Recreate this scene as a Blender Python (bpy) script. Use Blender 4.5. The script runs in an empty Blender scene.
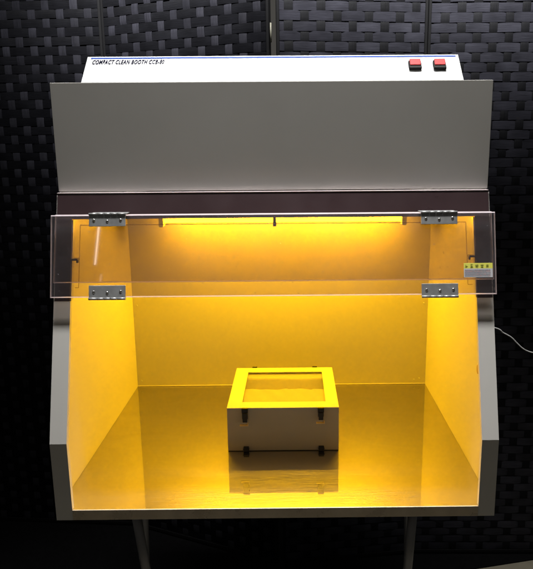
import bpy, bmesh, math, random
from mathutils import Vector, Matrix
random.seed(7)
scene = bpy.context.scene
COL = scene.collection

# ------------------------------------------------------------------ helpers
def newmat(name):
    m = bpy.data.materials.new(name); m.use_nodes = True
    nt = m.node_tree
    for n in list(nt.nodes): nt.nodes.remove(n)
    out = nt.nodes.new('ShaderNodeOutputMaterial')
    return m, nt, out

def N(nt, typ, **kw):
    n = nt.nodes.new(typ)
    for k, v in kw.items():
        if k in n.inputs: n.inputs[k].default_value = v
        else: setattr(n, k, v)
    return n

def principled(name, col, rough=.5, metal=0., bump=0., bscale=200., var=0., vscale=6., spec=.5,
               rvar=0., stretch=(1, 1, 1), coat=0.):
    m, nt, out = newmat(name)
    p = N(nt, 'ShaderNodeBsdfPrincipled')
    p.inputs['Base Color'].default_value = (*col, 1)
    p.inputs['Roughness'].default_value = rough
    p.inputs['Metallic'].default_value = metal
    p.inputs['Specular IOR Level'].default_value = spec
    p.inputs['Coat Weight'].default_value = coat
    nt.links.new(p.outputs[0], out.inputs[0])
    tc = N(nt, 'ShaderNodeTexCoord')
    mp = N(nt, 'ShaderNodeMapping'); mp.inputs['Scale'].default_value = stretch
    nt.links.new(tc.outputs['Object'], mp.inputs[0])
    if var > 0 or rvar > 0:
        n = N(nt, 'ShaderNodeTexNoise', Scale=vscale, Detail=6., Roughness=.65)
        nt.links.new(mp.outputs[0], n.inputs['Vector'])
        if var > 0:
            mr = N(nt, 'ShaderNodeMapRange'); mr.inputs[1].default_value = .3; mr.inputs[2].default_value = .7
            mr.inputs[3].default_value = 1 - var; mr.inputs[4].default_value = 1 + var
            nt.links.new(n.outputs['Fac'], mr.inputs[0])
            mx = N(nt, 'ShaderNodeVectorMath', operation='SCALE'); mx.inputs[0].default_value = col
            nt.links.new(mr.outputs[0], mx.inputs['Scale'])
            nt.links.new(mx.outputs[0], p.inputs['Base Color'])
        if rvar > 0:
            mr = N(nt, 'ShaderNodeMapRange'); mr.inputs[1].default_value = .3; mr.inputs[2].default_value = .7
            mr.inputs[3].default_value = max(.02, rough - rvar); mr.inputs[4].default_value = rough + rvar
            nt.links.new(n.outputs['Fac'], mr.inputs[0]); nt.links.new(mr.outputs[0], p.inputs['Roughness'])
    if bump > 0:
        n2 = N(nt, 'ShaderNodeTexNoise', Scale=bscale, Detail=3.)
        nt.links.new(mp.outputs[0], n2.inputs['Vector'])
        b = N(nt, 'ShaderNodeBump', Strength=bump, Distance=.001)
        nt.links.new(n2.outputs['Fac'], b.inputs['Height']); nt.links.new(b.outputs[0], p.inputs['Normal'])
    return m

def bm_new(): return bmesh.new()

def box(bm, x0, x1, y0, y1, z0, z1, mi=0, bev=0., xf=None):
    vs = [bm.verts.new((x, y, z)) for x in (x0, x1) for y in (y0, y1) for z in (z0, z1)]
    if xf:
        for v in vs: v.co = xf(v.co)
    idx = [(0, 1, 3, 2), (4, 6, 7, 5), (0, 4, 5, 1), (2, 3, 7, 6), (0, 2, 6, 4), (1, 5, 7, 3)]
    fs = []
    for i in idx:
        f = bm.faces.new([vs[k] for k in i]); f.material_index = mi; fs.append(f)
    if bev > 0:
        es = list({e for f in fs for e in f.edges})
        r = bmesh.ops.bevel(bm, geom=es, offset=bev, segments=2, profile=.5, affect='EDGES')
        for f in r['faces']: f.material_index = mi
    return fs

def prism(bm, pts, axis, a0, a1, mi=0, bev=0.):
    """extrude a closed 2-D outline along an axis ('x': pts are (y,z))"""
    def mk(p, a):
        return (a, p[0], p[1]) if axis == 'x' else ((p[0], a, p[1]) if axis == 'y' else (p[0], p[1], a))
    A = [bm.verts.new(mk(p, a0)) for p in pts]; B = [bm.verts.new(mk(p, a1)) for p in pts]
    fs = [bm.faces.new(A), bm.faces.new(B[::-1])]
    n = len(pts)
    for i in range(n):
        fs.append(bm.faces.new((A[i], B[i], B[(i + 1) % n], A[(i + 1) % n])))
    for f in fs: f.material_index = mi
    if bev > 0:
        es = list({e for f in fs for e in f.edges})
        r = bmesh.ops.bevel(bm, geom=es, offset=bev, segments=2, profile=.5, affect='EDGES')
        for f in r['faces']: f.material_index = mi
    return fs

def tube(bm, path, r, seg=12, mi=0, cap=True):
    path = [Vector(p) for p in path]; rings = []
    for i, p in enumerate(path):
        d = (path[min(i + 1, len(path) - 1)] - path[max(i - 1, 0)]).normalized()
        a = Vector((0, 0, 1)) if abs(d.z) < .9 else Vector((0, 1, 0))
        u = d.cross(a).normalized(); w = d.cross(u).normalized()
        rings.append([bm.verts.new(p + (u * math.cos(t) + w * math.sin(t)) * r)
                      for t in [2 * math.pi * k / seg for k in range(seg)]])
    for a, b in zip(rings, rings[1:]):
        for k in range(seg):
            f = bm.faces.new((a[k], a[(k + 1) % seg], b[(k + 1) % seg], b[k])); f.smooth = True; f.material_index = mi
    if cap:
        f = bm.faces.new(rings[0]); f.material_index = mi
        f = bm.faces.new(rings[-1][::-1]); f.material_index = mi

def obj(name, bm, mats, parent=None):
    bmesh.ops.recalc_face_normals(bm, faces=bm.faces[:])
    me = bpy.data.meshes.new(name); bm.to_mesh(me); bm.free()
    for m in (mats if isinstance(mats, (list, tuple)) else [mats]): me.materials.append(m)
    o = bpy.data.objects.new(name, me); COL.objects.link(o)
    if parent is not None:
        o.parent = parent
        o.matrix_parent_inverse = world_of(parent).inverted()
    return o

def world_of(o):
    m = o.matrix_local_custom if hasattr(o, 'matrix_local_custom') else Matrix.LocRotScale(o.location, o.rotation_euler, o.scale)
    if o.parent: m = world_of(o.parent) @ o.matrix_parent_inverse @ m
    return m

def thing(name, label, cat, loc=(0, 0, 0), group=None):
    o = bpy.data.objects.new(name, None); COL.objects.link(o); o.location = loc
    o.empty_display_size = .05
    o['label'] = label; o['category'] = cat
    if group: o['group'] = group
    return o

def tag(o, label, cat, group=None):
    o['label'] = label; o['category'] = cat
    if group: o['group'] = group
    return o

def structure(o):
    o['kind'] = 'structure'; return o

# plane of the sloping front: y as a function of z
SL = .3137
def sy(z, off=0.): return (z - .13) * SL - off
def slant_xf(off):
    """maps (x, d, z): d = distance behind the sloping plane moved forward by off"""
    return lambda c: Vector((c.x, sy(c.z, off) + c.y, c.z))

# ------------------------------------------------------------------ materials
M = {}
M['grey'] = principled('warm_grey_enamel', (.46, .45, .425), .38, bump=.05, bscale=900, var=.05, vscale=3, rvar=.08)
M['inner'] = principled('inner_enamel', (.60, .58, .53), .42, bump=.05, bscale=700, var=.03, vscale=4, rvar=.06)
M['back'] = principled('back_enamel_dimmed', (.49, .475, .43), .40, bump=.05, bscale=700, var=.03, vscale=4, rvar=.06)  # darker than the side lining: the back wall's weaker light painted in
M['white'] = principled('white_enamel', (.52, .53, .54), .4, var=.015, vscale=5)
M['maroon'] = principled('maroon_enamel', (.030, .017, .019), .32, bump=.05, bscale=900, var=.10, vscale=9, rvar=.06)
M['black'] = principled('black_plastic', (.012, .011, .011), .42, bump=.1, bscale=600)
M['brass'] = principled('brass', (.85, .60, .24), .3, metal=.6)
M['hinge'] = principled('hinge_steel', (.27, .275, .275), .38, metal=.45, var=.12, vscale=60, rvar=.08)
M['screw'] = principled('screw_steel', (.66, .65, .63), .22, metal=1)
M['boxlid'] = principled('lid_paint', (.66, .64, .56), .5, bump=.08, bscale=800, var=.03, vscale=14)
M['boxshade'] = principled('box_paint_shaded', (.34, .31, .245), .5, bump=.08, bscale=800, var=.03, vscale=14)  # lid's paint darkened: shade on the box front put into the colour
M['tablemetal'] = principled('grey_tube_steel', (.16, .16, .17), .4, metal=.3, var=.1, vscale=20)
M['tabletop'] = principled('table_laminate', (.10, .09, .08), .5, var=.15, vscale=8)
M['cord'] = principled('cord_plastic', (.55, .55, .55), .45)
M['red'] = principled('red_rocker', (.40, .016, .018), .45, spec=.2)
M['switchbase'] = principled('switch_black', (.006, .006, .006), .6, spec=.12)
M['blue'] = principled('blue_print', (.030, .075, .34), .7, spec=.1)
M['ink'] = principled('dark_print', (.004, .004, .014), .8, spec=.05)
M['labelyellow'] = principled('label_yellow', (.62, .60, .10), .45)
M['labelwhite'] = principled('label_grey', (.46, .46, .48), .45, var=.05, vscale=80)
M['labelink'] = principled('label_olive_print', (.22, .24, .03), .5)
M['labelline'] = principled('label_grey_print', (.17, .16, .19), .5)
M['labelred'] = principled('label_red_print', (.42, .17, .17), .5)
M['floor'] = principled('dark_floor_shade', (.0035, .0035, .004), .95, bump=.6, bscale=500, var=.3, vscale=40, spec=.1)
M['mat'] = principled('pale_floor', (.26, .235, .175), .6, var=.12, vscale=15)
M['frame'] = principled('screen_frame_black', (.005, .005, .0055), .7, spec=.1)
M['lip'] = principled('lip_metal', (.44, .38, .29), .3, metal=.25, var=.2, vscale=12, rvar=.1)
M['oldbrass'] = principled('dull_brass', (.13, .125, .095), .6, metal=.2)
M['edge_highlight'] = principled('painted_highlight', (.50, .43, .44), .35)  # highlight tone for the maroon header's edge
M['tan_detail'] = principled('tan_matte', (.38, .27, .13), .6)
M['tone_sheet'] = principled('window_tone_sheet', (.50, .47, .40), .45, bump=.5, bscale=70)

def mat_steel():
    m, nt, out = newmat('satin_stainless')
    tc = N(nt, 'ShaderNodeTexCoord')
    mp = N(nt, 'ShaderNodeMapping'); mp.inputs['Scale'].default_value = (1.2, 1.7, 1); mp.inputs['Rotation'].default_value = (0, 0, .5)
    nt.links.new(tc.outputs['Object'], mp.inputs[0])
    n1 = N(nt, 'ShaderNodeTexNoise', Scale=5., Detail=7., Roughness=.62, Distortion=1.2); nt.links.new(mp.outputs[0], n1.inputs['Vector'])
    n2 = N(nt, 'ShaderNodeTexNoise', Scale=3.2, Detail=2.5, Roughness=.45, Distortion=.8); nt.links.new(tc.outputs['Object'], n2.inputs['Vector'])
    b = N(nt, 'ShaderNodeBump', Strength=.10, Distance=.004); nt.links.new(n2.outputs['Fac'], b.inputs['Height'])
    mp2 = N(nt, 'ShaderNodeMapping'); mp2.inputs['Scale'].default_value = (5, 60, 1); mp2.inputs['Rotation'].default_value = (0, 0, .12)
    nt.links.new(tc.outputs['Object'], mp2.inputs[0])
    n3 = N(nt, 'ShaderNodeTexNoise', Scale=4., Detail=6., Roughness=.6, Distortion=.5); nt.links.new(mp2.outputs[0], n3.inputs['Vector'])
    b2 = N(nt, 'ShaderNodeBump', Strength=.5, Distance=.002); nt.links.new(n3.outputs['Fac'], b2.inputs['Height'])
    nt.links.new(b.outputs[0], b2.inputs['Normal'])
    def met(rough, aniso=0.):
        p = N(nt, 'ShaderNodeBsdfPrincipled'); p.inputs['Base Color'].default_value = (.57, .54, .48, 1)
        p.inputs['Metallic'].default_value = 1; p.inputs['Roughness'].default_value = rough
        nt.links.new((b2 if rough > .2 else b).outputs[0], p.inputs['Normal']); return p
    a, c = met(.04), met(.36)
    mr = N(nt, 'ShaderNodeMapRange'); mr.inputs[1].default_value = .3; mr.inputs[2].default_value = .7
    mr.inputs[3].default_value = .14; mr.inputs[4].default_value = .24
    nt.links.new(n1.outputs['Fac'], mr.inputs[0])
    mx = N(nt, 'ShaderNodeMixShader'); nt.links.new(mr.outputs[0], mx.inputs[0])
    nt.links.new(a.outputs[0], mx.inputs[1]); nt.links.new(c.outputs[0], mx.inputs[2])
    nt.links.new(mx.outputs[0], out.inputs[0]); return m
M['steel'] = mat_steel()

def mat_clear(name, tint, rough=.02, spec=1., haze=0.):
    m, nt, out = newmat(name)
    t = N(nt, 'ShaderNodeBsdfTransparent'); t.inputs[0].default_value = (*tint, 1)
    g = N(nt, 'ShaderNodeBsdfGlossy'); g.inputs['Roughness'].default_value = rough
    g.inputs[0].default_value = (spec, spec, spec, 1)
    fr = N(nt, 'ShaderNodeFresnel', IOR=1.49)
    gm = N(nt, 'ShaderNodeNewGeometry')                 # same IOR on both faces of the sheet (no false total reflection)
    io = N(nt, 'ShaderNodeMapRange'); io.inputs[3].default_value = 1.49; io.inputs[4].default_value = 1 / 1.49
    nt.links.new(gm.outputs['Backfacing'], io.inputs[0]); nt.links.new(io.outputs[0], fr.inputs['IOR'])
    if haze > 0:                                        # pale haze paints in the room's reflection; the fine specks are dust
        df = N(nt, 'ShaderNodeBsdfDiffuse'); df.inputs[0].default_value = (.70, .66, .74, 1)
        tc = N(nt, 'ShaderNodeTexCoord'); nz = N(nt, 'ShaderNodeTexNoise', Scale=7., Detail=8., Roughness=.7)
        nt.links.new(tc.outputs['Object'], nz.inputs['Vector'])
        hr = N(nt, 'ShaderNodeMapRange'); hr.inputs[1].default_value = .3; hr.inputs[2].default_value = .7
        hr.inputs[3].default_value = haze * .5; hr.inputs[4].default_value = haze * 1.5
        nt.links.new(nz.outputs['Fac'], hr.inputs[0])
        sp = N(nt, 'ShaderNodeTexNoise', Scale=260., Detail=1.); nt.links.new(tc.outputs['Object'], sp.inputs['Vector'])
        sr = N(nt, 'ShaderNodeMapRange'); sr.inputs[1].default_value = .735; sr.inputs[2].default_value = .80
        sr.inputs[3].default_value = 0; sr.inputs[4].default_value = .25; nt.links.new(sp.outputs['Fac'], sr.inputs[0])
        ad = N(nt, 'ShaderNodeMath', operation='ADD'); nt.links.new(hr.outputs[0], ad.inputs[0]); nt.links.new(sr.outputs[0], ad.inputs[1])
        hm = N(nt, 'ShaderNodeMixShader'); nt.links.new(ad.outputs[0], hm.inputs[0])
        nt.links.new(t.outputs[0], hm.inputs[1]); nt.links.new(df.outputs[0], hm.inputs[2]); t = hm
    mx = N(nt, 'ShaderNodeMixShader')
    nt.links.new(fr.outputs[0], mx.inputs[0]); nt.links.new(t.outputs[0], mx.inputs[1]); nt.links.new(g.outputs[0], mx.inputs[2])
    nt.links.new(mx.outputs[0], out.inputs[0]); return m
M['acrylic'] = mat_clear('smoky_acrylic', (.775, .738, .72), .03, 1., .024)
M['pane'] = mat_clear('box_window', (.975, .975, .96), .05)

def mat_edge():
    m, nt, out = newmat('acrylic_cut_edge')
    d = N(nt, 'ShaderNodeBsdfDiffuse'); d.inputs[0].default_value = (.62, .56, .60, 1)
    t = N(nt, 'ShaderNodeBsdfTranslucent'); t.inputs[0].default_value = (.70, .63, .66, 1)
    mx = N(nt, 'ShaderNodeMixShader'); mx.inputs[0].default_value = .5
    nt.links.new(d.outputs[0], mx.inputs[1]); nt.links.new(t.outputs[0], mx.inputs[2]); nt.links.new(mx.outputs[0], out.inputs[0]); return m
M['edge'] = mat_edge()

def mat_lamp():
    m, nt, out = newmat('yellow_tube_light')
    e = N(nt, 'ShaderNodeEmission'); e.inputs[0].default_value = (1, .525, .003, 1); e.inputs[1].default_value = LAMP
    nt.links.new(e.outputs[0], out.inputs[0]); return m
LAMP = 155.
M['lamp'] = mat_lamp()

def mat_weave(name, col, spec):
    """paper-fibre strip: fine fibres run along the strip (UV u)"""
    m, nt, out = newmat(name)
    uv = N(nt, 'ShaderNodeUVMap'); uv.uv_map = 'UVMap'
    mp = N(nt, 'ShaderNodeMapping'); mp.inputs['Scale'].default_value = (18, 420, 1)
    nt.links.new(uv.outputs[0], mp.inputs[0])
    n = N(nt, 'ShaderNodeTexNoise', Scale=1., Detail=4., Roughness=.7); nt.links.new(mp.outputs[0], n.inputs['Vector'])
    mr = N(nt, 'ShaderNodeMapRange'); mr.inputs[1].default_value = .3; mr.inputs[2].default_value = .7
    mr.inputs[3].default_value = .65; mr.inputs[4].default_value = 1.4; nt.links.new(n.outputs['Fac'], mr.inputs[0])
    sc = N(nt, 'ShaderNodeVectorMath', operation='SCALE'); sc.inputs[0].default_value = col
    lo = N(nt, 'ShaderNodeTexNoise', Scale=9., Detail=2.); nt.links.new(uv.outputs[0], lo.inputs['Vector'])
    lr = N(nt, 'ShaderNodeMapRange'); lr.inputs[1].default_value = .3; lr.inputs[2].default_value = .7
    lr.inputs[3].default_value = .62; lr.inputs[4].default_value = 1.4; nt.links.new(lo.outputs['Fac'], lr.inputs[0])
    mu_ = N(nt, 'ShaderNodeMath', operation='MULTIPLY'); nt.links.new(mr.outputs[0], mu_.inputs[0]); nt.links.new(lr.outputs[0], mu_.inputs[1])
    nt.links.new(mu_.outputs[0], sc.inputs['Scale'])
    p = N(nt, 'ShaderNodeBsdfPrincipled'); nt.links.new(sc.outputs[0], p.inputs['Base Color'])
    p.inputs['Roughness'].default_value = .52
    p.inputs['Specular IOR Level'].default_value = spec
    p.inputs['Anisotropic'].default_value = .75
    tg = N(nt, 'ShaderNodeTangent', direction_type='UV_MAP'); tg.uv_map = 'UVMap'
    nt.links.new(tg.outputs[0], p.inputs['Tangent'])
    p.inputs['Anisotropic Rotation'].default_value = 0.
    b = N(nt, 'ShaderNodeBump', Strength=.5, Distance=.0008); nt.links.new(n.outputs['Fac'], b.inputs['Height'])
    nt.links.new(b.outputs[0], p.inputs['Normal'])
    nt.links.new(p.outputs[0], out.inputs[0]); return m
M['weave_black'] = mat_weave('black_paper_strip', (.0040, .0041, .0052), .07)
M['weave_sheen_left'] = mat_weave('paper_strip_sheen_left', (.0145, .0145, .0185), .10)  # same black paper; sheen on the left panels' vertical strips painted as grey
M['weave_sheen_right'] = mat_weave('paper_strip_sheen_right', (.019, .019, .0245), .12)  # same black paper; sheen on the right panels' horizontal strips painted in

# ------------------------------------------------------------------ setting
FZ = -.85
bm = bm_new()
box(bm, -4, 4, -4.5, 4, FZ - .05, FZ)
structure(obj('floor', bm, M['mat']))
bm = bm_new()
mv = [(-4, -.22), (.50, -.22), (.62, .942), (1.6, 1.144), (1.6, 4), (-4, 4)]
prism(bm, mv, 'z', FZ + .0005, FZ + .005)
structure(obj('floor_shade', bm, M['floor']))  # dark sheet added over the pale floor, painting in its shade

# ------------------------------------------------------------------ folding screen
PU, PV = .050, .0298        # column and row pitch
WV, WH = .0265, .0288       # strip widths
def weave_mesh(width, z0, z1, amp=.0013, phase=0):
    bm = bm_new(); uvl = bm.loops.layers.uv.new('UVMap')
    nrow = int((z1 - z0) / PV); ncol = int(width / PU)
    mu = (width - (ncol - 1) * PU) / 2
    def ribbon(pts_fn, n, half, seed, mi=0):
        prev = None; rnd = random.Random(seed); off = rnd.random() * 50
        tilt = rnd.uniform(-.0007, .0007); wv = [rnd.uniform(0, 6.28), rnd.uniform(20, 45), rnd.uniform(.0002, .0007)]; half *= rnd.uniform(.93, 1.02)
        for k in range(n + 1):
            c, side, L = pts_fn(k); c = c + side * (wv[2] * math.sin(wv[0] + wv[1] * L))
            row = []
            for j, s in enumerate((-1, -.5, 0, .5, 1)):
                w = c + side * (half * s) + Vector((0, -1, 0)) * (.0004 * (1 - s * s) + tilt * s)
                row.append((bm.verts.new(w), L + off, (s * half) + off))
            if prev:
                for a in range(4):
                    q = [prev[a], prev[a + 1], row[a + 1], row[a]]
                    f = bm.faces.new([t[0] for t in q]); f.smooth = True; f.material_index = mi
                    for lp, t in zip(f.loops, q): lp[uvl].uv = (t[1], t[2])
            prev = row
    for i in range(nrow):
        zc = z0 + PV * (i + .5); jz = random.uniform(-.0012, .0012)
        n = int(width / (PU / 8))
        def fn(k, i=i, zc=zc, n=n, jz=jz):
            u = width * k / n
            d = amp * math.cos(math.pi * ((u - mu) / PU + i + phase))
            d = amp * max(-1, min(1, 1.5 * d / amp))
            return Vector((u, -d, zc + jz)), Vector((0, 0, 1)), u
        ribbon(fn, n, WH / 2, i * 7 + 1)
    for j in range(ncol):
        uc = mu + PU * j + random.uniform(-.001, .001)
        n = nrow * 6
        def fn(k, j=j, uc=uc, n=n):
            zz = z0 + (z1 - z0) * k / n
            r = (zz - z0) / PV - .5
            d = -amp * math.cos(math.pi * (r + j + phase))
            d = amp * max(-1, min(1, 1.5 * d / amp))
            return Vector((uc, -d, zz)), Vector((1, 0, 0)), zz
        ribbon(fn, n, WV / 2, j * 11 + 5, 1)
    return bm

scr = thing('folding_screen', 'black woven folding screen standing behind the booth', 'screen', (0, 1.0, FZ))
def screen_panel(p0, p1, top, phase, mats):
    a = Vector((p0[0], p0[1], 0)); b = Vector((p1[0], p1[1], 0)); w = (b - a).length
    ang = math.atan2(b.y - a.y, b.x - a.x)
    mw = Matrix.Translation(a) @ Matrix.Rotation(ang, 4, 'Z')
    fb = bm_new(); zb = FZ + .012; f = .010
    for (x0, x1, z0, z1) in ((.001, f, zb, top), (w - f, w - .001, zb, top), (f, w - f, zb, zb + .012), (f, w - f, top - .02, top)):
        box(fb, x0, x1, -.004, .014, z0, z1, 0, .0015)
    box(fb, f, w - f, .0065, .0095, zb + .012, top - .02, 0)
    for v in fb.verts: v.co = mw @ v.co
    pn = obj('screen_panel', fb, M['frame'], scr)
    wb = weave_mesh(w - 2 * f, zb + .012, top - .02, phase=phase)
    T = mw @ Matrix.Translation((f, 0, 0))
    for v in wb.verts: v.co = T @ v.co
    bmesh.ops.recalc_face_normals(wb, faces=wb.faces[:])
    me = bpy.data.meshes.new('woven_strips'); wb.to_mesh(me); wb.free(); [me.materials.append(M[k]) for k in mats]
    o = bpy.data.objects.new('woven_strips', me); COL.objects.link(o); o.parent = pn
    o.matrix_parent_inverse = world_of(pn).inverted()
    return pn
TOP = 1.30
J0, J1, J2, J3, J4 = (-1.25, 1.285), (-.612, 1.235), (-.028, .985), (.462, 1.040), (1.02, 1.030)
screen_panel((-1.86, 1.16), (-1.254, 1.285), TOP, 1, ('weave_black', 'weave_sheen_left'))
screen_panel(J0, J1, TOP, 0, ('weave_black', 'weave_sheen_left'))
screen_panel(J1, (J2[0] - .004, J2[1]), TOP, 1, ('weave_black', 'weave_sheen_left'))
screen_panel((J2[0] + .016, J2[1]), J3, TOP, 0, ('weave_sheen_right', 'weave_black'))
screen_panel((1.024, 1.030), (1.60, .93), TOP, 0, ('weave_sheen_right', 'weave_black'))
screen_panel(J3, J4, TOP, 1, ('weave_sheen_right', 'weave_black'))
for zc in (.985, .15):
    bm = bm_new()
    tube(bm, [(J2[0] + .0005, J2[1] - .008, zc - .028), (J2[0] + .0005, J2[1] - .008, zc + .028)], .0026, 10)
    obj('screen_hinge', bm, M['oldbrass'], scr)

# ------------------------------------------------------------------ table
tab = thing('folding_table', 'table on slim dark grey tube legs beneath the glowing booth', 'table', (0, .33, FZ))
bm = bm_new(); box(bm, -.36, .36, .07, .585, -.046, -.0205, 0, .003); obj('tabletop', bm, M['tabletop'], tab)
def leg(path):
    bm = bm_new(); tube(bm, path, .0095, 14); obj('leg', bm, M['tablemetal'], tab)
def legpath(a, b):
    a = Vector(a); b = Vector(b); return [a.lerp(b, t / 6) for t in range(7)]
leg(legpath((-.286, .10, -.045), (-.203, .10, FZ)))
leg(legpath((.273, .10, -.045), (.228, .10, FZ)))
leg(legpath((-.345, .42, -.045), (-.369, .42, FZ)))
leg(legpath((.318, .42, -.045), (.340, .42, FZ)))

# ------------------------------------------------------------------ booth
booth = thing('clean_booth', 'grey desktop work booth glowing amber inside, with flip up clear front', 'work booth', (0, .3, -.02))
def side(s):
    bm = bm_new()
    prof = [(0, -.02), (0, .13), (sy(.5605), .5605), (.152, .5605), (.152, .60), (.602, .60), (.602, -.02)]
    x0, x1 = sorted((s * .3985, s * .4)); prism(bm, prof, 'x', x0, x1)
    # front flange, turned inwards, with a short return
    x0, x1 = sorted((s * .370, s * .3985))
    prism(bm, [(.0, -.02), (.0, .13), (sy(.3725), .3725), (sy(.3725) + .0016, .3725), (.0016, .1297), (.0016, -.02)], 'x', x0, x1)
    x0, x1 = sorted((s * .370, s * .3715))
    prism(bm, [(.0017, 0.0005), (.0017, .1297), (sy(.3725) + .0017, .3725), (sy(.3725) + .0090, .3725), (.0090, .1285), (.0090, 0.0005)], 'x', x0, x1)
    return obj('side_panel', bm, M['grey'], booth)
side(-1); side(1)
bm = bm_new()      # side linings
bm = bm_new(); box(bm, -.3984, .3984, .602, .6035, -.02, .60); obj('back_panel', bm, M['back'], booth)
for s in (-1, 1):
    bm = bm_new(); x0, x1 = sorted((s * .3970, s * .3983))
    prism(bm, [(.012, .0003), (.012, .128), (sy(.528) + .012, .528), (.6015, .528), (.6015, .0003)], 'x', x0, x1)
    obj('side_lining', bm, M['inner'], booth)
bm = bm_new(); tube(bm, [(.3969, .125, .217), (.3935, .125, .217)], .0075, 16)
for v in bm.verts: v.co.z = .217 + (v.co.z - .217) * 1.25
obj('hole_plug', bm, M['tan_detail'], booth)
bm = bm_new(); box(bm, -.3968, .3968, .150, .6015, .530, .532); obj('ceiling_panel', bm, M['inner'], booth)
# steel floor tray with a front lip and a low upstand at the back
bm = bm_new()
box(bm, -.3968, .3968, .0018, .6012, -.0015, 0)
obj('floor_tray', bm, M['steel'], booth)
bm = bm_new(); box(bm, -.3965, .3965, .5988, .6015, .0002, .0030, 0, .0008); obj('back_bead', bm, M['inner'], booth)
bm = bm_new(); box(bm, -.3698, .3698, -.0012, .0017, -.0195, .0004, 0, .0006); obj('front_lip', bm, M['lip'], booth)
# rivets in the back wall
for x, z in ((-.386, .016), (.380, .016), (.366, .012), (-.386, .23), (.386, .23)):
    bm = bm_new(); bmesh.ops.create_uvsphere(bm, u_segments=10, v_segments=6, radius=.0026)
    for v in bm.verts: v.co = Vector((v.co.x + x, v.co.y * .5 + .6018, v.co.z + z))
    for f in bm.faces: f.smooth = True
    obj('rivet', bm, M['white'], booth)
# maroon header: an inverted U on the sloping plane
bm = bm_new()
zt, zo, zl = .561, .5168, .3727
T = .003
xf = slant_xf(0)
box(bm, -.4, .4, 0, T, zo, zt, 0, 0, xf)
box(bm, -.3998, -.371, 0, T, zl, zo - .0001, 0, 0, xf)
box(bm, .371, .3998, 0, T, zl, zo - .0001, 0, 0, xf)
box(bm, -.4, .4, sy(zt) + .0002, .158, zt + .0002, zt + .0015, 0)     # top return
obj('header', bm, M['maroon'], booth)
bm = bm_new(); box(bm, -.3995, .3985, sy(zt) - .0006, .1445, zt + .0016, zt + .0034, 0, .0005); obj('header_highlight', bm, M['edge_highlight'], booth)  # pale strip painting in the highlight on the header's glossy top edge
for s in (-1, 1):                                       # bright lips where the opening's frame folds inwards
    bm = bm_new(); x0, x1 = sorted((s * .3695, s * .3712)); box(bm, x0, x1, T + .0003, .014, zl, zo - .002, 0, 0, xf)
    obj('frame_lip', bm, M['grey'], booth)
bm = bm_new()                                            # thin tan line traced inside the opening
g = []
def gp(x, z): return (x, sy(z) + .020, z)
tube(bm, [gp(-.362, .392), gp(-.362, .503)], .0005, 6)
tube(bm, [gp(-.362, .504), gp(.360, .504)], .0006, 6)
tube(bm, [gp(.360, .503), gp(.360, .392)], .0005, 6)
tube(bm, [gp(-.369, .392), gp(-.362, .392)], .0005, 6)
tube(bm, [gp(.369, .392), gp(.360, .392)], .0005, 6)
obj('tan_detail', bm, M['tan_detail'], booth)
for s in (-1, 1):                                        # little catches on the frame
    bm = bm_new(); x0, x1 = sorted((s * .3585, s * .3705)); box(bm, x0, x1, -.001, .012, .4435, .4465, 0, .0006, xf)
    x0, x1 = sorted((s * .3585, s * .362)); box(bm, x0, x1, .002, .010, .439, .4455, 0, .0006, xf)
    obj('catch', bm, M['black'], booth)
# head unit, cover and control housing
bm = bm_new(); box(bm, -.352, .352, .150, .585, .6005, .7560); obj('filter_case', bm, M['grey'], booth)
bm = bm_new()
box(bm, -.4, .4, .1455, .1472, .566, .7605, 0, .0007)
for s in (-1, 1):
    x0, x1 = sorted((s * .3995, s * .3983)); box(bm, x0, x1, .1474, .162, .568, .759)
box(bm, -.398, .398, .1474, .162, .7585, .7598)
obj('front_cover', bm, M['grey'], booth)
hy0, hz0, hy1, hz1 = .196, .7660, .2470, .8185
bm = bm_new(); prism(bm, [(hy0, hz0), (hy1, hz1), (.56, hz1), (.56, .7562), (hy0, .7562)], 'x', -.36, .36, 0, .0012)
house = obj('control_housing', bm, M['white'], booth)
fd = Vector((0, hy1 - hy0, hz1 - hz0)); FL = fd.length; fd.normalize()
fn = Vector((0, -fd.z, fd.y))
def hp(x, t, h=0.): return Vector((x, hy0, hz0)) + fd * t + fn * h       # point on the housing's sloping face
def face_box(bm, x0, x1, t0, t1, h0, h1, mi=0, bev=0.):
    box(bm, x0, x1, 0, 1, 0, 1, mi, 0, None) if False else None
    def xf2(c): return hp(c.x, c.z, c.y)
    box(bm, x0, x1, h0, h1, t0, t1, mi, bev, xf2)
bm = bm_new(); face_box(bm, -.352, .354, FL - .0068, FL - .0036, .0003, .0006); obj('blue_line', bm, M['blue'], house)

def text_mesh(body, size, shear=0., bold=0., width=None):
    cu = bpy.data.curves.new('lettering', 'FONT'); cu.body = body; cu.size = size; cu.shear = shear; cu.offset = bold
    cu.space_character = 1.14; cu.extrude = 0.; cu.resolution_u = 3
    t = bpy.data.objects.new('tmp_text', cu); COL.objects.link(t)
    dg = bpy.context.evaluated_depsgraph_get(); dg.update()
    me = bpy.data.meshes.new_from_object(t.evaluated_get(dg))
    bpy.data.objects.remove(t); bpy.data.curves.remove(cu)
    xs = [v.co.x for v in me.vertices]; x0 = min(xs); w = max(xs) - x0
    k = (width / w) if width else 1
    for v in me.vertices: v.co.x = (v.co.x - x0) * k
    return me
me = text_mesh('COMPACT CLEAN BOOTH CCB-80', .0168, .20, .00048, .138)
tb = FL - .0225
for v in me.vertices: v.co = hp(-.3475 + v.co.x, tb + v.co.y, .0007)
me.materials.clear(); me.materials.append(M['ink'])
o = bpy.data.objects.new('lettering', me); COL.objects.link(o); o.parent = house

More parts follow.
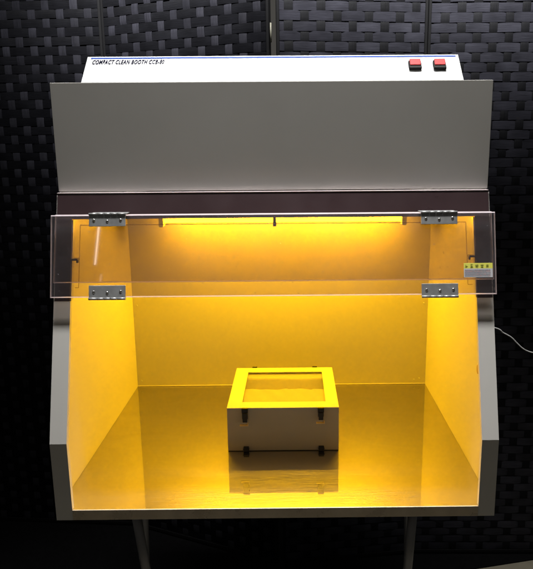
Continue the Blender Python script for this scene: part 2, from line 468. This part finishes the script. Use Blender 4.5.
for x in (.2600, .3070):
    bm = bm_new()
    face_box(bm, x - .0005, x + .0235, .0275, .0495, .0004, .0062, 0, .0012)
    sw = obj('rocker_switch', bm, M['switchbase'], booth)
    bm = bm_new(); x0, x1 = x + .0013, x + .0217
    pr = [(.0345, .0064), (.0482, .0064), (.0482, .0105), (.0345, .0078)]
    A = [bm.verts.new(hp(x0, t, h)) for t, h in pr]; B = [bm.verts.new(hp(x1, t, h)) for t, h in pr]
    bm.faces.new(A); bm.faces.new(B[::-1])
    for i in range(4): bm.faces.new((A[i], B[i], B[(i + 1) % 4], A[(i + 1) % 4]))
    bmesh.ops.bevel(bm, geom=bm.edges[:], offset=.0006, segments=2, profile=.5, affect='EDGES')
    obj('rocker_button', bm, M['red'], sw)

# lamp tube under the booth's ceiling
bm = bm_new(); box(bm, -.31, .33, .515, .580, .500, .5297, 0, .002); fix = obj('lamp_batten', bm, M['inner'], booth)
bm = bm_new(); tube(bm, [(-.285, .530, .4705), (.305, .530, .4705)], .0095, 20); obj('lamp_tube', bm, M['lamp'], fix)
for x in (-.292, .312):
    bm = bm_new(); box(bm, x - .006, x + .006, .515, .546, .452, .4998, 0, .002)
    obj('lamp_socket', bm, M['white'], fix)
bm = bm_new(); box(bm, -.0145, -.0065, .515, .546, .4515, .4998, 0, .001); obj('tube_clip', bm, M['black'], fix)

# clear flip-up front: two sheets folded together
def slab(x0, x1, zb, offb, zt_, offt, th):
    bm = bm_new()
    vs = [bm.verts.new((x, sy(z, off) + d, z)) for x in (x0, x1) for d in (0, th) for (z, off) in ((zb, offb), (zt_, offt))]
    for i, mi in (((0, 1, 3, 2), 1), ((4, 6, 7, 5), 1), ((0, 4, 5, 1), 0), ((2, 3, 7, 6), 0), ((0, 2, 6, 4), 1), ((1, 5, 7, 3), 1)):
        f = bm.faces.new([vs[k] for k in i]); f.material_index = mi
    es = [e for e in bm.edges if len({f.material_index for f in e.link_faces}) == 2]
    r = bmesh.ops.bevel(bm, geom=es, offset=.0015, segments=1, affect='EDGES')
    for f in r['faces']: f.material_index = 1
    return bm
AB, AT = .0185, .0270          # front sheet: how far it stands off the slope, bottom and top
d1 = obj('door_panel', slab(-.4005, .4015, .3825, AB, .5268, AT, .0045), [M['acrylic'], M['edge']], booth)
d2 = obj('door_panel', slab(-.3985, .4000, .4065, .0115, .5260, .0115, .0045), [M['acrylic'], M['edge']], booth)
def ay(z): return sy(z, AB + (AT - AB) * (z - .3825) / (.5268 - .3825))
axf = lambda c: Vector((c.x, ay(c.z) + c.y, c.z))
def hinge(xc, z0, z1, knuckle_top, tiltx=0.):
    bm = bm_new(); w = .033
    box(bm, xc - w, xc + w, -.0020, -.0004, z0, z1, 0, .0005, axf)
    zk = z1 + .0010 if knuckle_top else z0 - .0006
    segs = [(-w, -.018), (-.0175, -.006), (-.0055, .006), (.0065, .0175), (.018, w)]
    for a, b in segs:
        tube(bm, [(xc + a, ay(zk) - .0018, zk), (xc + b, ay(zk) - .0018, zk)], .0024, 12)
    if knuckle_top:
        box(bm, xc - w, xc + w, .002, .0275, zk - .001, zk + .0006, 0, 0, axf)
    h = obj('hinge', bm, M['hinge'], booth)
    for dx, dz in ((-.024, 0), (0, -.0015), (.024, .0005)):
        b2 = bm_new(); bmesh.ops.create_uvsphere(b2, u_segments=12, v_segments=8, radius=.0027)
        zc = (z0 + z1) / 2 + dz
        for v in b2.verts: v.co = Vector((v.co.x + xc + dx, ay(zc) - .0021 + v.co.y * .45, v.co.z + zc))
        for f in b2.faces: f.smooth = True
        obj('screw', b2, M['screw'], h)
hinge(-.2980, .5070, .5275, True); hinge(.2995, .5062, .5262, True)
hinge(-.2975, .3815, .4040, False); hinge(.2985, .3805, .4025, False)
# caution sticker on the front sheet
bm = bm_new(); sx0, sx1, sz0, sz1, szm = .3425, .3945, .4125, .4375, .4280
box(bm, sx0, sx1, -.0004, -.0001, sz0, szm - .0001, 0, 0, axf)
box(bm, sx0, sx1, -.0004, -.0001, szm, sz1, 1, 0, axf)
st = obj('caution_label', bm, [M['labelwhite'], M['labelyellow']], booth)
bm = bm_new(); rnd = random.Random(4)
for k in range(5):                                        # five dense characters in the yellow band
    xc = sx0 + .0048 + k * .0094; zc = (szm + sz1) / 2; a = .0027
    for zz in sorted(rnd.sample([-.0025, -.0015, -.0004, .0007, .0017, .0026], 4 if k else 2)):
        l = a * rnd.uniform(.6, 1); box(bm, xc - l, xc + l, -.0007, -.0005, zc + zz - .0003, zc + zz + .0003, 0, 0, axf)
    for xx in rnd.sample([-.0018, -.0005, .0008, .0019], 2):
        l = a * rnd.uniform(.6, 1.0); box(bm, xc + xx - .0003, xc + xx + .0003, -.0010, -.0008, zc - l, zc + l, 0, 0, axf)
for r_, zz in enumerate((.4255, .4232, .4206, .4180, .4154)):
    x = sx0 + .002
    while x < sx1 - .005:
        w = rnd.uniform(.0008, .0022)
        mi = 2 if (r_ == 1 and rnd.random() < .5) or rnd.random() < .1 else 1
        box(bm, x, x + w, -.0007, -.0005, zz - .0005, zz + .0005, mi, 0, axf); x += w + rnd.uniform(.0004, .0010)
obj('lettering', bm, [M['labelink'], M['labelline'], M['labelred']], st)

# ------------------------------------------------------------------ box on the tray
bx0, bx1, by0, by1, bh = -.1090, .1305, .2190, .4650, .1000
crate = thing('filter_box', 'small grey box with black latches and amber windowed lid, standing inside the booth', 'box', (.01, .34, 0))
bm = bm_new(); t = .005; zb, zt2 = .0012, .0980
box(bm, bx0, bx1, by0, by0 + t, zb, zt2, 0, .0008); box(bm, bx0, bx1, by1 - t, by1, zb, zt2, 0, .0008)
box(bm, bx0, bx0 + t, by0 + t, by1 - t, zb, zt2); box(bm, bx1 - t, bx1, by0 + t, by1 - t, zb, zt2)
box(bm, bx0 + t, bx1 - t, by0 + t, by1 - t, zb, zb + .003)
obj('body', bm, M['boxshade'], crate)
wx0, wx1, wy0, wy1 = -.0785, .1035, .2505, .4360
bm = bm_new(); z0, z1 = .0982, bh
for (a, b, c, d) in ((bx0, bx1, by0, wy0), (bx0, bx1, wy1, by1), (bx0, wx0, wy0, wy1), (wx1, bx1, wy0, wy1)):
    box(bm, a, b, c, d, z0, z1)
bmesh.ops.remove_doubles(bm, verts=bm.verts[:], dist=1e-5)
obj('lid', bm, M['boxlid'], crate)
bm = bm_new(); box(bm, wx0 - .0012, wx1 + .0012, wy0 - .0012, wy1 + .0012, .0964, .0981); obj('window_pane', bm, M['pane'], crate)
for x in (-.0705, .0918):
    dx = .004 if x > 0 else 0
    bm = bm_new()
    box(bm, x - .0062, x + .0062, by0 - .0050, by0 - .0003, .0760 + dx, .1005, 0, .001)
    box(bm, x - .0050, x + .0050, by0 - .0085, by0 - .0048, .0700 + dx, .0905, 0, .001)
    box(bm, x - .0068, x + .0068, by0 - .0062, by0 - .0003, .0905, .1012, 0, .0012)
    la = obj('latch', bm, M['black'], crate)
    bm = bm_new(); box(bm, x - .0105, x + .0075, by0 - .0150, by0 - .0090, .0650 + dx, .0672 + dx, 0, .0004)
    box(bm, x + .0055, x + .0075, by0 - .0150, by0 - .0090, .0673 + dx, .0705 + dx)
    obj('latch_lever', bm, M['brass'], la)
    bm = bm_new()
    box(bm, x - .0058 + .001, x + .0058 + .001, by0 - .0050, by0 - .0003, .0008, .0120, 0, .001)
    box(bm, x - .0066 + .001, x + .0066 + .001, by0 - .0065, by0 - .0003, .0052, .0078, 0, .0008)
    obj('clasp', bm, M['black'], crate)
for x in (-.064, .087):
    bm = bm_new(); box(bm, x - .006, x + .006, by1 + .0002, by1 + .004, .070, .1030, 0, .001); obj('rear_hinge', bm, M['black'], crate)
# sheet added inside, its slopes shaped to give the window two tones
bm = bm_new(); nx, ny = 60, 60; rnd = random.Random(3)
ph = [rnd.uniform(0, 6.28) for _ in range(8)]
grid = []
for j in range(ny + 1):
    row = []
    for i in range(nx + 1):
        u, v = i / nx, j / ny
        x = bx0 + .008 + u * (bx1 - bx0 - .016); y = by0 + .008 + v * (by1 - by0 - .016)
        edge = .352 + .003 * math.sin(5 * u + ph[0]) + .0015 * math.sin(11 * u + ph[1])
        h = .0895 + .0008 * math.sin(6 * u + 3 * v + ph[2]) + .0012 * math.sin(13 * u - 8 * v + ph[3]) + .0006 * math.sin(37 * u + 19 * v + ph[4])
        if y > edge: h = max(.030, h - (y - edge) * 3.2) if y < edge + .018 else min(.0935, .030 + (y - edge - .018) * 1.45 + .3 * (h - .0885))
        row.append(bm.verts.new((x, y, max(.0046, h))))
    grid.append(row)
for j in range(ny):
    for i in range(nx):
        f = bm.faces.new((grid[j][i], grid[j][i + 1], grid[j + 1][i + 1], grid[j + 1][i])); f.smooth = True
o = obj('window_tone_sheet', bm, M['tone_sheet'])
tag(o, 'pale sheet added under the box window, shaped for its bright and dim halves', 'sheet')

# ------------------------------------------------------------------ cord
pts = [(.37, .66, .19), (.47, .63, .182), (0.5801, 0.6, 0.1604), (0.6041, 0.6, 0.1461), (0.6268, 0.6, 0.1331), (0.6443, 0.6, 0.1158), (0.6617, 0.6, 0.1), (0.6788, 0.6, 0.0912), (0.6927, 0.6, 0.0882), (0.7229, 0.6, 0.0893), (0.86, 0.62, 0.08), (0.98, 0.66, 0.02), (1.05, 0.7, -0.3), (1.06, 0.7, -0.845)]
def smooth(P, n=6):
    P = [Vector(p) for p in P]; out = []
    for i in range(len(P) - 1):
        a, b, c, d = P[max(i - 1, 0)], P[i], P[i + 1], P[min(i + 2, len(P) - 1)]
        for k in range(n):
            t = k / n
            out.append(.5 * ((2 * b) + (c - a) * t + (2 * a - 5 * b + 4 * c - d) * t * t + (3 * b - a - 3 * c + d) * t ** 3))
    return out + [P[-1]]
bm = bm_new(); tube(bm, smooth(pts), .0017, 8)
o = obj('power_cord', bm, M['cord']); tag(o, 'thin pale cord leaving the right side of the booth', 'cord')

# ------------------------------------------------------------------ light
world = bpy.data.worlds.new('World'); scene.world = world; world.use_nodes = True
bg = world.node_tree.nodes['Background']; bg.inputs[0].default_value = (1, .95, .86, 1); bg.inputs[1].default_value = .062
def area(name, loc, target, sx, sy_, power, col, spread=180):
    l = bpy.data.lights.new(name, 'AREA'); l.shape = 'RECTANGLE'; l.size = sx; l.size_y = sy_; l.energy = power; l.color = col; l.spread = math.radians(spread)
    o = bpy.data.objects.new(name, l); COL.objects.link(o); o.location = loc
    o.rotation_euler = (Vector(target) - Vector(loc)).to_track_quat('-Z', 'Y').to_euler()
    return o
area('ceiling_light', (.05, .055, 2.3), (.05, .055, 0), 1.2, .16, 13.5, (1, .985, .96), 54)

area('added_screen_wash', (.15, .54, 1.75), (.15, 1.10, 1.34), 1.7, .12, 38, (1, .99, .98), 70)  # unseen light added only to brighten the top of the screens
# one more tube of the room's ceiling, far behind the photographer; its reflection is the streak on the clear sheet
l = area('far_ceiling_light', (-1.50, -3.45, 1.75), (-1.50, -3.45, 0), 1.0, .012, .4, (1, .98, .96))
l.rotation_euler = (0, 0, math.atan2(-1.15, -.39))

# ------------------------------------------------------------------ camera
cam = bpy.data.cameras.new('camera'); co = bpy.data.objects.new('camera', cam); COL.objects.link(co)
F, CX, CY, PI_, YA, RO = 624.15, 297.59, 277.31, .2054, .0055, -.0074
cam.sensor_fit = 'HORIZONTAL'; cam.sensor_width = 36; cam.lens = F / 533 * 36
cam.shift_x = -(CX - 266.5) / 533; cam.shift_y = (CY - 284.5) / 533
cam.clip_start = .02; cam.clip_end = 100
fw = Vector((math.sin(YA) * math.cos(PI_), math.cos(YA) * math.cos(PI_), -math.sin(PI_)))
r = Vector((math.cos(YA), -math.sin(YA), 0)); u = r.cross(fw)
r2 = r * math.cos(RO) + u * math.sin(RO); u2 = u * math.cos(RO) - r * math.sin(RO)
rot = Matrix((r2, u2, -fw)).transposed()
co.matrix_world = Matrix.Translation((.0373, -1.0283, .6437)) @ rot.to_4x4()
scene.camera = co

scene.view_settings.view_transform = 'Standard'; scene.view_settings.look = 'None'
scene.view_settings.exposure = 0; scene.view_settings.gamma = 1
cy = scene.cycles
cy.use_denoising = True
cy.max_bounces = 14; cy.diffuse_bounces = 6; cy.glossy_bounces = 6; cy.transparent_max_bounces = 24
cy.caustics_reflective = True; cy.sample_clamp_indirect = 6
